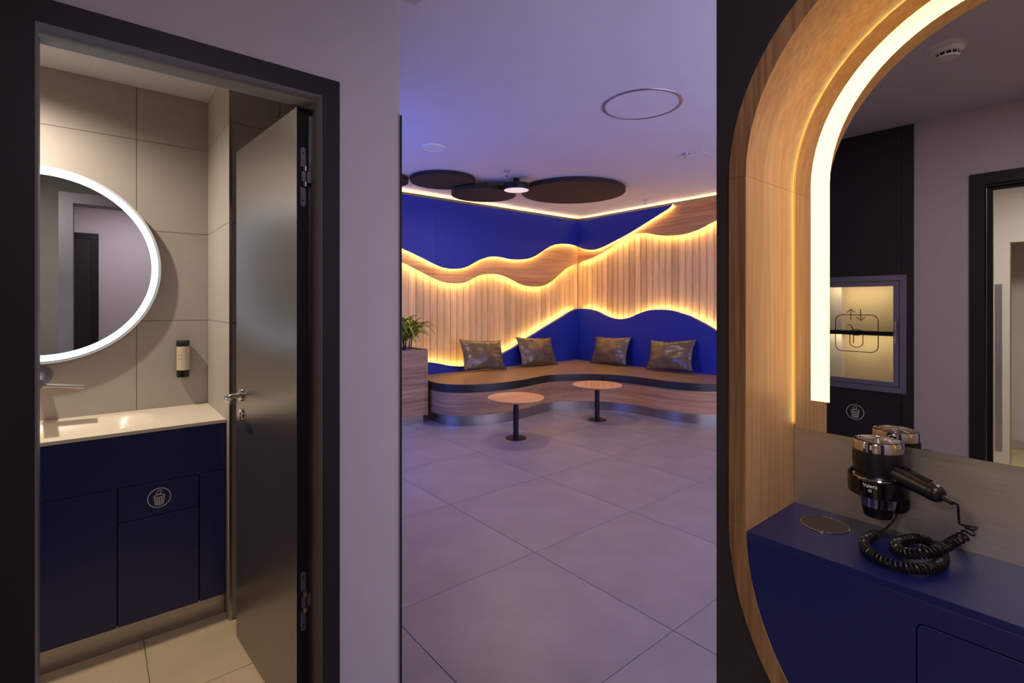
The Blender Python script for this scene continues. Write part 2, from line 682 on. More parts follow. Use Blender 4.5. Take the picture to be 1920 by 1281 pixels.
sR, zR = .600, 1.045
hp = [leafpt(sR, -.006, zR), leafpt(sR, -.035, zR - .001), leafpt(sR - .004, -.050, zR - .002), leafpt(sR - .014, -.061, zR - .004), leafpt(sR - .03, -.065, zR - .006), leafpt(sR - .06, -.064, zR - .008), leafpt(sR - .092, -.060, zR - .010)]
handle = tube('handle', catmull(hp, 4), .0095, 'chrome', door, 14)
lathe('rose', [(0, 0), (.026, 0), (.026, .006), (.024, .0085), (0, .0085)], 'chrome', handle, leafpt(sR, 0, zR), -n3, 32)
esc = lathe('key_escutcheon', [(0, 0), (.025, 0), (.025, .005), (.023, .0075), (0, .0075)], 'chrome', door, leafpt(sR, 0, .962), -n3, 32)
leafbox('lock_cylinder', sR - .008, sR + .008, -.0105, -.0070, .944, .974, 'steel', esc, .002)

# corridor shell behind the camera (seen in the mirrors)
wh = struct(plate('wall_hatch', [[(-1.45, 0), (1.64, 0), (1.64, 2.95), (-1.45, 2.95)], [(-.22, .002), (.478, .002), (.478, 2.085), (-.22, 2.085)], [(.868, .922), (1.296, .922), (1.296, 1.556), (.868, 1.556)]], -1.09, -.986, 'X', 'wall'),
            'white corridor wall with the return hatch and a doorway')
# dark cladding boards round the hatch
Yd0, Yd1 = .787, 1.632
plate('cladding_board', [[(.845, .03), (Yd1, .03), (Yd1, ZC - .002), (.845, ZC - .002)], [(.85, .900), (1.315, .900), (1.315, 1.578), (.85, 1.578)], [(.848, .03 + .61), (1.322, .64), (1.322, .815), (.848, .815)]], -.985, -.972, 'X', 'panel', wh)
box('cladding_board', (-.985, Yd0, .03), (-.972, .8435, ZC - .002), 'panel', wh)
struct(box('wall_rear', (-1.0, -.92, 0), (1.6, -.80, 2.95), 'wall'), 'white corridor end wall')
d3o = struct(plate('door_3', U(-.87, .035, 2.17, -.81, -.025, 2.11), -.80, -.785, 'Y', 'dark'), 'dark door in the corridor end wall')
box('door_leaf', (-.81, -.80, .005), (-.025, -.792, 2.11), 'panel', d3o)
# doorway to the bright side room (door_2)
d2 = struct(plate('door_2', U(-.28, .538, 2.145, -.22, .478, 2.085), -.986, -.974, 'X', 'dark'), 'dark steel door frame to the bright side room')
plate('door_jamb', U(-.222, .480, 2.087, -.218, .476, 2.083), -1.095, -.975, 'X', 'door_edge', d2)
plate('door_rebate', U(-.214, .472, 2.079, -.190, .448, 2.055), -1.05, -1.03, 'X', 'door_edge', d2)
struct(box('wall_side_room', (-4.30, -1.4, 0), (-4.16, 1.3, 2.6), 'wall'), 'white far wall of the side room')
struct(box('baseboard_side_room', (-4.16, -1.4, 0), (-4.145, 1.3, .09), 'wc_tile'), 'tiled baseboard of the side room')
struct(plate('wall_side_pier', [(1.3, 0), (.617, 0), (.617, 1.97), (-1.4, 1.97), (-1.4, 2.6), (1.3, 2.6)], -3.52, -3.40, 'X', 'wall'), 'white wall with an opening in the side room')
box('wall_panel', (-3.40, .665, .12), (-3.392, .71, 1.60), 'frame_steel', bpy.data.objects['wall_side_pier'])
struct(box('wall_side_left', (-4.3, 1.2, 0), (-1.09, 1.3, 2.6), 'wall'), 'white side wall of the side room')
struct(box('wall_side_right', (-4.3, -1.45, 0), (-1.09, -1.35, 2.6), 'wall'), 'white opposite wall of the side room')
struct(box('ceiling_side_room', (-4.3, -1.45, 2.50), (-1.09, 1.3, 2.58), 'ceiling'), 'white side room ceiling')
struct(box('floor_side_room', (-4.3, -1.4, -.012), (-1.09, 1.3, 0), 'wc_floor'), 'beige tile floor of the side room')

# lounge walls with their layers
XL0 = 2.0
AL = [(2.0, 2.40), (2.5, 2.30), (2.8, 2.215), (3.049, 2.135), (3.168, 2.094), (3.29, 2.049), (3.415, 2.001), (3.543, 1.952), (3.674, 1.918), (3.809, 1.91), (3.947, 1.923), (4.06, 1.959), (4.175, 2.017), (4.292, 2.071), (4.412, 2.107), (4.535, 2.125), (4.66, 2.122), (4.788, 2.107), (4.919, 2.102), (5.053, 2.11), (5.19, 2.131), (5.329, 2.178), (5.473, 2.253), (5.619, 2.335), (5.769, 2.389), (5.922, 2.417), (6.079, 2.427), (6.2, 2.422), (6.315, 2.408)]
AR = [(5.865, 2.405), (5.792, 2.368), (5.68, 2.336), (5.57, 2.321), (5.462, 2.323), (5.322, 2.351), (5.151, 2.403), (4.987, 2.455), (4.827, 2.508), (4.672, 2.567), (4.522, 2.629), (4.376, 2.687), (4.235, 2.746), (4.125, 2.79), (4.055, 2.832)]
BL = [(2.0, 2.16), (2.5, 2.13), (2.8, 2.04), (3.07, 1.961), (3.19, 1.919), (3.313, 1.866), (3.439, 1.813), (3.567, 1.762), (3.7, 1.727), (3.835, 1.715), (3.974, 1.718), (4.059, 1.737), (4.174, 1.788), (4.292, 1.838), (4.412, 1.862), (4.566, 1.872), (4.692, 1.86), (4.821, 1.829), (4.953, 1.78), (5.087, 1.733), (5.225, 1.705), (5.366, 1.698), (5.51, 1.711), (5.657, 1.755), (5.808, 1.833), (5.963, 1.943), (6.121, 2.033), (6.365, 2.126)]
BR = [(5.915, 2.125), (5.79, 2.156), (5.605, 2.194), (5.426, 2.249), (5.252, 2.316), (5.084, 2.394), (4.921, 2.467), (4.763, 2.499), (4.61, 2.501), (4.491, 2.48), (4.375, 2.448), (4.262, 2.424), (4.151, 2.41), (3.989, 2.402), (3.859, 2.411), (3.732, 2.434), (3.609, 2.47), (3.513, 2.508), (3.2, 2.60), (2.9, 2.66)]
CL = [(3.10, .66), (3.25, .663), (3.421, .65), (3.549, .629), (3.681, .597), (3.815, .568), (3.954, .55), (4.067, .546), (4.241, .556), (4.42, .589), (4.637, .66), (4.796, .72), (4.927, .768), (5.198, .896), (5.374, .97), (5.555, 1.049), (5.741, 1.125), (5.932, 1.203), (6.13, 1.289), (6.251, 1.33), (6.315, 1.344)]
CR = [(5.865, 1.345), (5.763, 1.35), (5.615, 1.34), (5.471, 1.309), (5.33, 1.256), (5.193, 1.21), (5.06, 1.192), (4.93, 1.195), (4.772, 1.227), (4.619, 1.285), (4.47, 1.329), (4.326, 1.345), (4.186, 1.344), (4.05, 1.328), (3.918, 1.294), (3.79, 1.257), (3.641, 1.192), (3.496, 1.122), (3.2, .95), (2.9, .80)]
cAL, cAR, cBL, cBR, cCL, cCR = (catmull(c, 5) for c in (AL, AR, BL, BR, CL, CR))


def cut(c, a, b):
    return [p for p in c if a < p[0] < b]


def at(c, x):
    for p, q in zip(c, c[1:]):
        if (p[0] - x) * (q[0] - x) <= 0 and p[0] != q[0]:
            t = (x - p[0]) / (q[0] - p[0])
            return (x, p[1] + t * (q[1] - p[1]))
    return c[0] if abs(c[0][0] - x) < abs(c[-1][0] - x) else (x, c[-1][1])


ZT = 2.835
wl = struct(box('wall_lounge_left', (1.9, 6.02, 0), (6.6, 6.1, 2.95), 'panel'), 'lounge wall clad in slats, an oak wave band and blue panels')
wr = struct(box('wall_lounge_right', (6.47, 2.6, 0), (6.6, 6.02, 2.95), 'panel'), 'lounge wall clad in slats, a rising oak wave band and a blue panel')
rng = random.Random(4)


def slat_mesh(axis, w):
    bm = bmesh.new()
    if axis == 0:
        add_box(bm, (-w / 2, -.009, 0), (w / 2, .009, 2.30))
    else:
        add_box(bm, (-.009, -w / 2, 0), (.009, w / 2, 2.30))
    bmesh.ops.bevel(bm, geom=bm.edges[:], offset=.003, segments=1, affect='EDGES')
    me = bpy.data.meshes.new('slat')
    bm.to_mesh(me)
    bm.free()
    me.materials.append(M['slat'])
    return me


SP = .1085
s0, s1 = slat_mesh(0, SP - .006), slat_mesh(1, SP - .006)
k = 0
x = 6.452 - SP / 2
while x > 2.0:
    o = bpy.data.objects.new('slat', s0)
    C.objects.link(o)
    o.parent = wl
    o.location = (x, 6.004 + rng.choice((0, 0, -.0015, .0015)), .50)
    x -= SP
y = 5.990 - SP / 2
while y > 2.7:
    o = bpy.data.objects.new('slat', s1)
    C.objects.link(o)
    o.parent = wr
    o.location = (6.454 + rng.choice((0, 0, -.0015, .0015)), y, .50)
    y -= SP

JX = 3.54
# oak band, left wall
for a, b2 in ((XL0, JX - .001), (JX + .001, 6.366)):
    low = [at(cBL, a)] + cut(cBL, a, b2) + [at(cBL, b2)]
    up = [(p[0], p[1] + .12) for p in [at(cAL, a)] + cut(cAL, a, b2) + [at(cAL, min(b2, 6.31))]]
    up[-1] = (b2, up[-1][1])
    plate('oak_wave_panel', low + up[::-1], 5.915, 5.933, 'Y', 'band', wl)
# blue panels, left wall
for a, b2 in ((XL0, JX - .001), (JX + .001, 6.316)):
    low = [at(cAL, a)] + cut(cAL, a, b2) + [at(cAL, b2)]
    plate('blue_panel', low + [(b2, ZT), (a, ZT)], 5.865, 5.883, 'Y', 'blue', wl)
# right wall
up = [(5.915, 2.60)] + [(p[0], min(p[1] + .12, ZT)) for p in cut(cAR, 4.06, 5.865)] + [(3.9, ZT), (2.7, ZT)]
M['band_y'] = wood('oak_band_side', (218, 168, 112), (168, 116, 70), 1, .5, 34)
plate('oak_wave_panel', [(p[0], p[1]) for p in cBR] + [(2.7, 2.66)] + up[::-1], 6.365, 6.383, 'X', 'band_y', wr)
plate('blue_panel', [(p[0], p[1]) for p in cAR] + [(4.055, ZT), (5.865, ZT)], 6.315, 6.333, 'X', 'blue', wr)


def led(name, pts, dz, plane, w, m, parent, r=.0045):
    path = [uvw(plane, p[0], p[1] + dz, w) for p in pts]
    return tube(name, path, r, m, parent, 4, False, PI / 4)


led('led_strip', [p for p in cAL if p[0] < 6.31], .010, 'Y', 5.891, 'led', wl)
led('led_strip', [p for p in cBL if p[0] < 6.36], .014, 'Y', 5.943, 'led', wl)
led('led_strip', [p for p in cAR], .010, 'X', 6.341, 'led', wr)
led('led_strip', [p for p in cBR], .014, 'X', 6.393, 'led', wr)
led('led_strip', [p for p in cCL if p[0] < 6.31], -.014, 'Y', 5.942, 'led', wl)
led('led_strip', [p for p in cCR], -.014, 'X', 6.392, 'led', wr)
led('cove_strip', [(2.0, ZT), (6.32, ZT)], .004, 'Y', 5.905, 'cove', wl, .004)
led('cove_strip', [(5.88, ZT), (2.7, ZT)], .004, 'X', 6.41, 'cove', wr, .004)

# niche partition
def pill(e, k=20):
    """outline in (y, z); e grows the niche opening outwards"""
    h = .547 + e
    rt, zt = .447 + e, 1.715
    zb = .905
    P_ = [(h - rt + rt * math.cos(a), zt + rt * math.sin(a)) for a in [PI / 2 * j / k for j in range(k + 1)]]
    P_ += [(-h + rt - rt * math.sin(a), zt + rt * math.cos(a)) for a in [PI / 2 * j / k for j in range(k + 1)]]
    P_ += [(-h * math.cos(a), zb - h * math.sin(a)) for a in [PI * j / (2 * k) for j in range(2 * k + 1)]]
    return P_


XF, XM = 1.156, 1.408
struct(plate('wall_partition', [[(-.80, 0), (.622, 0), (.622, 2.95), (-.80, 2.95)], pill(.040)], 1.160, 1.425, 'X', 'panel'), 'anthracite partition wall around the wooden niche')
struct(box('wall_partition_back', (1.425, -.80, 0), (1.62, .622, 2.95), 'panel'), 'back of the anthracite partition')
struct(box('wall_partition_edge', (1.162, .6221, 0), (1.62, .6241, 2.9), 'door_edge'), 'black edge of the partition')

# ------------------------------------------------------------------ the wooden niche, its mirror and vanity
nf = thing('oak_niche_lining', 'oak lining of the rounded niche in the anthracite wall', 'niche lining', (1.28, 0, .36))
pin, pout = pill(.0), pill(.0398)
for i0, i1 in ((0, 20), (20, 21), (21, 41), (41, 42), (42, 62), (62, 82), (82, 83)):
    bm = bmesh.new()
    idx = [i % 83 for i in range(i0, i1 + 1)]
    V = []
    n_ = len(idx)
    for q, i in enumerate(idx):
        a, c = Vector(pin[i]), Vector(pout[i])
        # a hair's gap at the joints between the lengths
        if q == 0 or q == n_ - 1:
            j = idx[1] if q == 0 else idx[-2]
            t_ = (Vector(pin[j]) - a).normalized() * .0004
            a, c = a + t_, c + t_
        V.append([bm.verts.new((XF - .006, a.x, a.y)), bm.verts.new((XF - .006, c.x, c.y)), bm.verts.new((1.4245, c.x, c.y)), bm.verts.new((1.4245, a.x, a.y))])
    front = []
    for p, q in zip(V, V[1:]):
        for k in range(4):
            f = bm.faces.new((p[k], p[(k + 1) % 4], q[(k + 1) % 4], q[k]))
            if k == 0:
                front.append(f)
    bm.faces.new(V[0])
    bm.faces.new(V[-1][::-1])
    for f in bm.faces:
        f.smooth = False
    for f in front:
        f.material_index = 1
    for f in bm.faces:
        if f not in front and len(f.verts) == 4:
            f.smooth = True
    o = from_bm('frame_length', bm, 'niche_wood', nf)
    o.data.materials.append(M['niche_edge_shaded'])
    edge_split(o, 40)

vm = thing('lit_niche_mirror', 'tall arched mirror with a warm light band in the oak niche', 'mirror', (XM, 0, 1.10))


def arch(e, zlo):
    P_ = [p for p in pill(e)[:42]]
    h = .547 + e
    return [(h, zlo)] + P_ + [(-h, zlo)]


plate('glass_body', arch(-.009, 1.10), 1.402, 1.409, 'X', 'glass_edge', vm)
plate('mirror_face', arch(-.0095, 1.1008), 1.4004, 1.402, 'X', 'mirror', vm)
so, si = arch(-.047, 1.177), arch(-.089, 1.177)
plate('light_band', so + si[::-1], 1.3996, 1.4004, 'X', 'niche_led', vm)
plate('back_board', arch(-.001, 1.105), 1.417, 1.4245, 'X', 'niche_wood', vm)
tube('edge_light', [(1.413, p[0], p[1]) for p in arch(-.008, 1.11)], .003, 'edge_led', vm, 4, False)
tube('edge_light', [(1.413, y_, 1.106) for y_ in (-.53, .53)], .0015, 'edge_led', vm, 4, False)

tag(box('backsplash', (1.416, -.546, .9002), (1.4245, .546, 1.0995), 'plate', None), 'brushed steel splashback below the arched mirror', 'splashback')

vt = thing('niche_vanity', 'navy blue vanity shelf with a rounded front in the oak niche', 'vanity', (1.28, 0, .36))
plate('worktop', [(1.1515, -.5465), (1.4160, -.5465), (1.4160, .5465), (1.1515, .5465)], .884, .9000, 'Z', 'navy', vt, b=.001)
hh = .5465
low_arc = [(-hh * math.cos(a), .905 - hh * math.sin(a)) for a in [PI * j / 60 for j in range(61)]]
low_arc = [p for p in low_arc if p[1] < .8838]
outl = [(-hh, .8838)] + low_arc + [(hh, .8838)]
plate('front_panel', [outl, rrect(-.237, .50, .237, .843, .014)], 1.1518, 1.168, 'X', 'navy', vt, b=.0006)
plate('flap', rrect(-.2345, .5025, .2345, .8405, .012), 1.1518, 1.168, 'X', 'navy', vt, b=.0008)
plate('carcass', [(p[0] * .99, p[1]) for p in outl], 1.169, 1.40, 'X', 'door_edge', vt)

# cable outlet in the worktop
gr = thing('worktop_outlet', 'round glossy black outlet cover set in the navy shelf', 'outlet cover', (1.325, .444, .9002))
lathe('rim', [(.050, 0), (.050, .0012), (.0490, .0020), (.0480, .0020), (.0478, .0012), (.0478, 0)], 'chrome', gr, (1.325, .444, .9002), n=64)
lathe('cover', [(0, 0), (.0476, 0), (.0476, .0012), (0, .0014)], 'gloss', gr, (1.325, .444, .9002), n=64)

# hair dryer in its wall holder
DX, DY = 1.330, .340
ho = thing('hair_dryer_holder', 'black wall holder ring carrying the hair dryer on the splashback', 'holder', (1.385, DY, .945))
# ring with a band that slopes a little towards the front
bm = bmesh.new()
n_ = 64
RO, RI = .0555, .0510
rings = []
for k in range(n_):
    a = 2 * PI * k / n_
    ca_, sa_ = math.cos(a), math.sin(a)
    tz = .004 * ca_
    rings.append([bm.verts.new((DX + r * ca_, DY + r * sa_, z)) for r, z in ((RO, 1.008 + tz * .6), (RO + .001, 1.026 + tz), (RO, 1.0465 + tz * 1.6), (RI, 1.0465 + tz * 1.6), (RI, 1.008 + tz * .6))])
for k in range(n_):
    a, c = rings[k], rings[(k + 1) % n_]
    for j in range(5):
        bm.faces.new((a[j], a[(j + 1) % 5], c[(j + 1) % 5], c[j]))
ring = from_bm('holder_ring', bm, 'gloss', ho, True)
edge_split(ring, 35)
plate('wall_plate', rrect(DY - .040, .945, DY + .036, 1.050, .022), 1.402, 1.416, 'X', 'black', ho, b=.003)
plate('bracket', rrect(DY - .030, .950, DY + .030, 1.040, .016), 1.378, 1.403, 'X', 'black', ho, b=.003)


def bent_text(txt, size, ang, z, r, m, parent, name):
    cu = bpy.data.curves.new('t', 'FONT')
    cu.body = txt
    cu.size = size
    cu.align_x = 'CENTER'
    cu.extrude = .00025
    cu.offset = .00012
    t = bpy.data.objects.new('t', cu)
    C.objects.link(t)
    bpy.context.view_layer.update()
    me = bpy.data.meshes.new_from_object(t.evaluated_get(bpy.context.evaluated_depsgraph_get()))
    bpy.data.objects.remove(t)
    for v in me.vertices:
        th = ang + v.co.x / r
        rr_ = r + .0003 + v.co.z
        v.co = (DX + rr_ * math.cos(th), DY + rr_ * math.sin(th), z + v.co.y)
    return link(name, me, m, parent)


bent_text('Valera', .0105, PI, 1.0290, RO + .0012, 'print_white', ring, 'lettering')
# small shield with a cross under the word
bm = bmesh.new()


def ringpatch(u0, u1, v0, v1):
    vs = []
    for u, v in ((u0, v0), (u1, v0), (u1, v1), (u0, v1)):
        th = PI + u / RO
        vs.append(bm.verts.new((DX + (RO + .0016) * math.cos(th), DY + (RO + .0016) * math.sin(th), v)))
    bm.faces.new(vs)


zz = 1.0222
for (u0, u1, v0, v1) in ((-.003, .003, .0024, .003), (-.003, .003, -.003, -.0024), (-.003, -.0024, -.0024, .0024), (.0024, .003, -.0024, .0024), (-.0016, .0016, -.0005, .0005), (-.0005, .0005, .0005, .0016), (-.0005, .0005, -.0016, -.0005)):
    ringpatch(u0, u1, zz + v0, zz + v1)
from_bm('cross_emblem', bm, 'print_white', ring)

dr = thing('hair_dryer', 'black hair dryer with chrome rings hanging nozzle down in its holder', 'hair dryer', (DX, DY, .954))
c0 = (DX, DY, 0)
lathe('body', [(0, 1.030), (.030, 1.030), (.038, 1.036), (.0445, 1.050), (.0475, 1.070), (.0475, 1.090), (.0465, 1.100), (.0, 1.100)], 'black', dr, c0)
cr = lathe('chrome_cap', [(0, 1.1005), (.0462, 1.1005), (.0462, 1.118), (.0445, 1.1215), (.041, 1.1225), (.041, 1.1205), (0, 1.1205)], 'chrome', dr, c0, n=64)
# inlet grille: rings and spiral spokes
bm = bmesh.new()
for k in range(36):
    a = 2 * PI * k / 36
    pts = [(DX + r * math.cos(a + r * 22), DY + r * math.sin(a + r * 22), 1.1218 + .004 * (1 - (r / .041) ** 2)) for r in [.006 + .035 * j / 6 for j in range(7)]]
    add_tube(bm, pts, .0006, 4, False)
for r in (.006, .012, .018, .024, .030, .036):
    pts = [(DX + r * math.cos(2 * PI * k / 40), DY + r * math.sin(2 * PI * k / 40), 1.1222 + .004 * (1 - (r / .041) ** 2)) for k in range(41)]
    add_tube(bm, pts, .0006, 4, False)
from_bm('inlet_grille', bm, 'chrome', dr, True)
lathe('inlet_filter', [(0, 1.1248), (.02, 1.1238), (.0408, 1.1212)], 'black', dr, c0)
lathe('trim_ring', [(.0340, 1.0300), (.0475, 1.0395), (.0485, 1.0415), (.0470, 1.0435), (.0400, 1.0440), (.034, 1.036)], 'chrome', dr, c0)
lathe('chrome_nozzle', [(.0395, 1.030), (.036, 1.005), (.0345, 1.000), (.0315, .978), (.0300, .978), (.034, 1.03)], 'chrome', dr, c0)
lathe('nozzle_tip', [(.0312, .979), (.0262, .955), (.0235, .955), (.0295, .979)], 'black', dr, c0)
hA, hB = Vector((1.330, .335, 1.066)), Vector((1.268, .220, 1.047))
hd = (hB - hA).normalized()
hr = [.019, .0195, .0195, .019, .0180, .0172, .0172, .0165, .0135, .0075]
hs = [0, .03, .045, .065, .085, .105, .118, .124, .130, .1335]
hnd = tube('handle', [hA + hd * s_ for s_ in hs], hr, 'black', dr, 28)
tube('handle_ring', [hA + hd * s_ for s_ in (.1125, .1132, .1142, .1149)], [.0172, .0178, .0178, .0172], 'gloss', hnd, 28)
tube('cord_sleeve', [hA + hd * .131 + Vector((0, 0, -.001)), hA + hd * .152 + Vector((0, 0, -.003))], [.0052, .0042], 'black', dr, 12)
up_ = (Vector((0, 0, 1)) - hd * hd.z).normalized()
sd = hd.cross(up_)


def hbox(name, s_0, s_1, w_, t0, t1, m, parent):
    bm = bmesh.new()
    vs = []
    for t_ in (t0, t1):
        for s_, q in ((s_0, -w_), (s_1, -w_), (s_1, w_), (s_0, w_)):
            vs.append(bm.verts.new(hA + hd * s_ + sd * q + up_ * t_))
    for f in ((3, 2, 1, 0), (4, 5, 6, 7), (0, 1, 5, 4), (1, 2, 6, 5), (2, 3, 7, 6), (3, 0, 4, 7)):
        bm.faces.new([vs[i] for i in f])
    return bev(from_bm(name, bm, m, parent), .0012)


hbox('control_strip', .045, .106, .0075, .012, .0192, 'gloss', hnd)
for s_ in (.049, .054, .059):
    hbox('switch_rib', s_ - .0015, s_ + .0015, .0065, .018, .0222, 'gloss', hnd)

# spiral cord: plain lead, coil on the shelf, stretched coil, lead into the handle
core = [(1.323, .345, .913), (1.272, .349, .913), (1.222, .328, .913), (1.200, .291, .913), (1.207, .254, .913), (1.243, .231, .913), (1.302, .224, .913), (1.365, .249, .912), (1.374, .280, .912), (1.314, .303, .912), (1.262, .281, .918), (1.254, .247, .930), (1.297, .224, .936), (1.350, .214, .938), (1.380, .204, .943), (1.388, .197, .952), (1.386, .194, .966)]
fine = [Vector(p) for p in catmull(core, 40)]
acc = [0]
for p, q in zip(fine, fine[1:]):
    acc.append(acc[-1] + (q - p).length)
L_ = acc[-1]


def along(s_):
    import bisect
    i = min(max(bisect.bisect(acc, s_) - 1, 0), len(fine) - 2)
    t_ = (s_ - acc[i]) / max(acc[i + 1] - acc[i], 1e-9)
    return fine[i].lerp(fine[i + 1], t_)


pts, th, s_ = [], 0, 0
N_ = None
while s_ < L_:
    p = along(s_)
    T = (along(min(s_ + .002, L_)) - along(max(s_ - .002, 0))).normalized()
    if N_ is None:
        N_ = Vector((0, 0, 1))
    N_ = (N_ - T * N_.dot(T)).normalized()
    Bn = T.cross(N_)
    loose = max(0, min(1, (s_ / L_ - .83) / .05))
    R_ = .0086
    pts.append(p + (N_ * math.cos(th) + Bn * math.sin(th)) * R_)
    pitch = .0074 + .0075 * loose
    th += 2 * PI / 14
    s_ += pitch / 14
endc = pts[-1]
tail = catmull([endc, (1.376, .206, .966), (1.358, .2085, .974), (1.325, .2045, 1.000), (1.292, .200, 1.024), (1.268, .1975, 1.038), tuple(hA + hd * .150 + Vector((0, 0, -.003)))], 6)
lead = catmull([(1.385, .318, .950), (1.365, .322, .936), (1.340, .334, .922), pts[0]], 6)
allp = lead[:-1] + pts + tail[1:]
tube('spiral_cord', allp, .0023, 'black', dr, 6)

# ------------------------------------------------------------------ return hatch and waste flap on the corridor wall (seen in the arched mirror)
HX = -.972
ha = thing('return_hatch', 'steel framed glass return hatch with a drinking glass symbol', 'hatch', (-.98, 1.082, .877))
rc = lambda y0, z0, y1, z1: [(y0, z0), (y1, z0), (y1, z1), (y0, z1)]
plate('outer_frame', [rc(.818, .877, 1.346, 1.600), rc(.852, .911, 1.312, 1.566)], HX - .001, HX + .012, 'X', 'frame_steel', ha, b=.0015)
plate('door_frame', [rc(.857, .916, 1.307, 1.561), rc(.885, .944, 1.279, 1.533)], HX - .008, HX + .006, 'X', 'frame_steel', ha, b=.0015)
gl = box('glass_pane', (HX - .004, .884, .943), (HX - .001, 1.280, 1.534), 'glass', ha)
box('recess_back', (-1.17, .870, .924), (-1.15, 1.294, 1.554), mat('pale_recess_lining', (196, 180, 150), .5, var=.03), ha)
plate('recess_sleeve', [rc(.8685, .9225, 1.2955, 1.5555), rc(.873, .927, 1.291, 1.551)], -1.15, -.985, 'X', 'plate', ha)
box('shelf', (-1.15, .874, 1.235), (-1.02, 1.290, 1.240), 'black_metal', ha)
box('shelf_lip', (-1.02, .874, 1.222), (-1.015, 1.290, 1.250), 'black_metal', ha)
box('recess_light', (-1.03, .90, 1.543), (-1.00, 1.26, 1.550), emit('hatch_light', (1.0, .78, .46), 17), ha)
box('recess_light', (-1.06, .90, 1.228), (-1.03, 1.26, 1.234), emit('hatch_light_low', (1.0, .78, .46), 15), ha)
hy = .868
tube('handle', [(HX + .006, hy, 1.18), (HX + .026, hy, 1.18), (HX + .026, hy, 1.32), (HX + .006, hy, 1.32)], .005, 'chrome', ha, 10)
iy, iz = 1.081, 1.235
ic = []
ic.append(rrect(iy - .118, iz - .118, iy + .118, iz + .118, .04))
ic[0].append(ic[0][0])
ic.append([(iy + .030, iz + .085), (iy + .030, iz + .155)])            # arrow up (left in the mirror)
ic.append([(iy + .052, iz + .133), (iy + .030, iz + .155), (iy + .008, iz + .133)])
ic.append([(iy - .024, iz + .155), (iy - .024, iz + .082)])            # arrow down
ic.append([(iy - .046, iz + .104), (iy - .024, iz + .082), (iy - .002, iz + .104)])
el = [(iy + .036 * math.cos(2 * PI * k / 30), iz + .005 + .018 * math.sin(2 * PI * k / 30)) for k in range(31)]
ic.append(el)
ic.append([(iy + .036, iz + .005), (iy + .036, iz - .06)] + [(iy + .036 * math.cos(a), iz - .06 - .030 * math.sin(a)) for a in [PI * k / 14 for k in range(15)]] + [(iy - .036, iz + .005)])
ic.append(catmull([(iy + .050, iz + .055), (iy + .030, iz + .048), (iy + .018, iz + .022), (iy + .016, iz - .01), (iy + .016, iz - .065)], 5))
strokes('glass_symbol', ic, .005, HX - .0008, HX - .0002, 'X', 'print_black', gl)


def bin_icon(cx, cz, r, sx):
    """waste basket with a crumpled sheet inside a ring; sx mirrors left and right"""
    L = [[(cx + r * math.cos(2 * PI * k / 48), cz + r * math.sin(2 * PI * k / 48)) for k in range(49)]]
    f = lambda u, v: (cx + sx * u * r, cz + v * r)
    top, bot = .30, -.66
    wt, wb_ = .47, .34
    L.append([f(wt * math.cos(2 * PI * k / 28), top - .1 + .14 * math.sin(2 * PI * k / 28)) for k in range(29)])
    L.append([f(-wt, top - .1), f(-wb_, bot)] + [f(-wb_ * math.cos(a), bot - .09 * math.sin(a)) for a in [PI * k / 10 for k in range(1, 10)]] + [f(wb_, bot), f(wt, top - .1)])
    for u in (-.5, 0, .5):
        L.append([f(u * wt, top - .2), f(u * wb_, bot - .07)])
    for t in (.25, .5, .75):
        w_ = wt + (wb_ - wt) * t
        z_ = top - .1 + (bot - top + .1) * t
        L.append([f(-w_ * math.cos(a), z_ - .11 * math.sin(a)) for a in [PI * k / 10 for k in range(11)]])
    L.append([f(*q) for q in ((-.26, .46), (-.10, .74), (.14, .78), (.20, .66), (.10, .44), (-.04, .36), (-.26, .46))])
    return L


fl = thing('waste_flap', 'dark waste flap with a bin symbol below the return hatch', 'waste flap', (-.98, 1.085, .645))
fp = box('flap_panel', (-.984, .851, .645), (HX, 1.319, .811), 'panel', fl, .0008)
strokes('bin_symbol', bin_icon(1.087, .727, .048, -1), .0035, HX, HX + .0006, 'X', 'print_white', fp)

# smoke detector on the corridor ceiling
sm = thing('smoke_detector', 'white round smoke detector on the corridor ceiling', 'smoke detector', (.05, .46, ZC - .055))
cs = (.05, .46, 0)
lathe('base', [(0, ZC), (.068, ZC), (.068, ZC - .008), (.064, ZC - .014), (0, ZC - .014)], 'white', sm, cs)
lathe('housing', [(0, ZC - .014), (.058, ZC - .014), (.056, ZC - .026), (.044, ZC - .034), (0, ZC - .034)], 'white', sm, cs)
lathe('chamber', [(.036, ZC - .034), (.036, ZC - .048), (0, ZC - .048)], 'black', sm, cs)
lathe('cap', [(0, ZC - .047), (.040, ZC - .047), (.036, ZC - .053), (0, ZC - .056)], 'white', sm, cs)
for k in range(12):
    a = 2 * PI * k / 12
    tube('rib', [(.05 + .0395 * math.cos(a), .46 + .0395 * math.sin(a), ZC - .033), (.05 + .0385 * math.cos(a), .46 + .0385 * math.sin(a), ZC - .049)], .002, 'white', sm, 6)

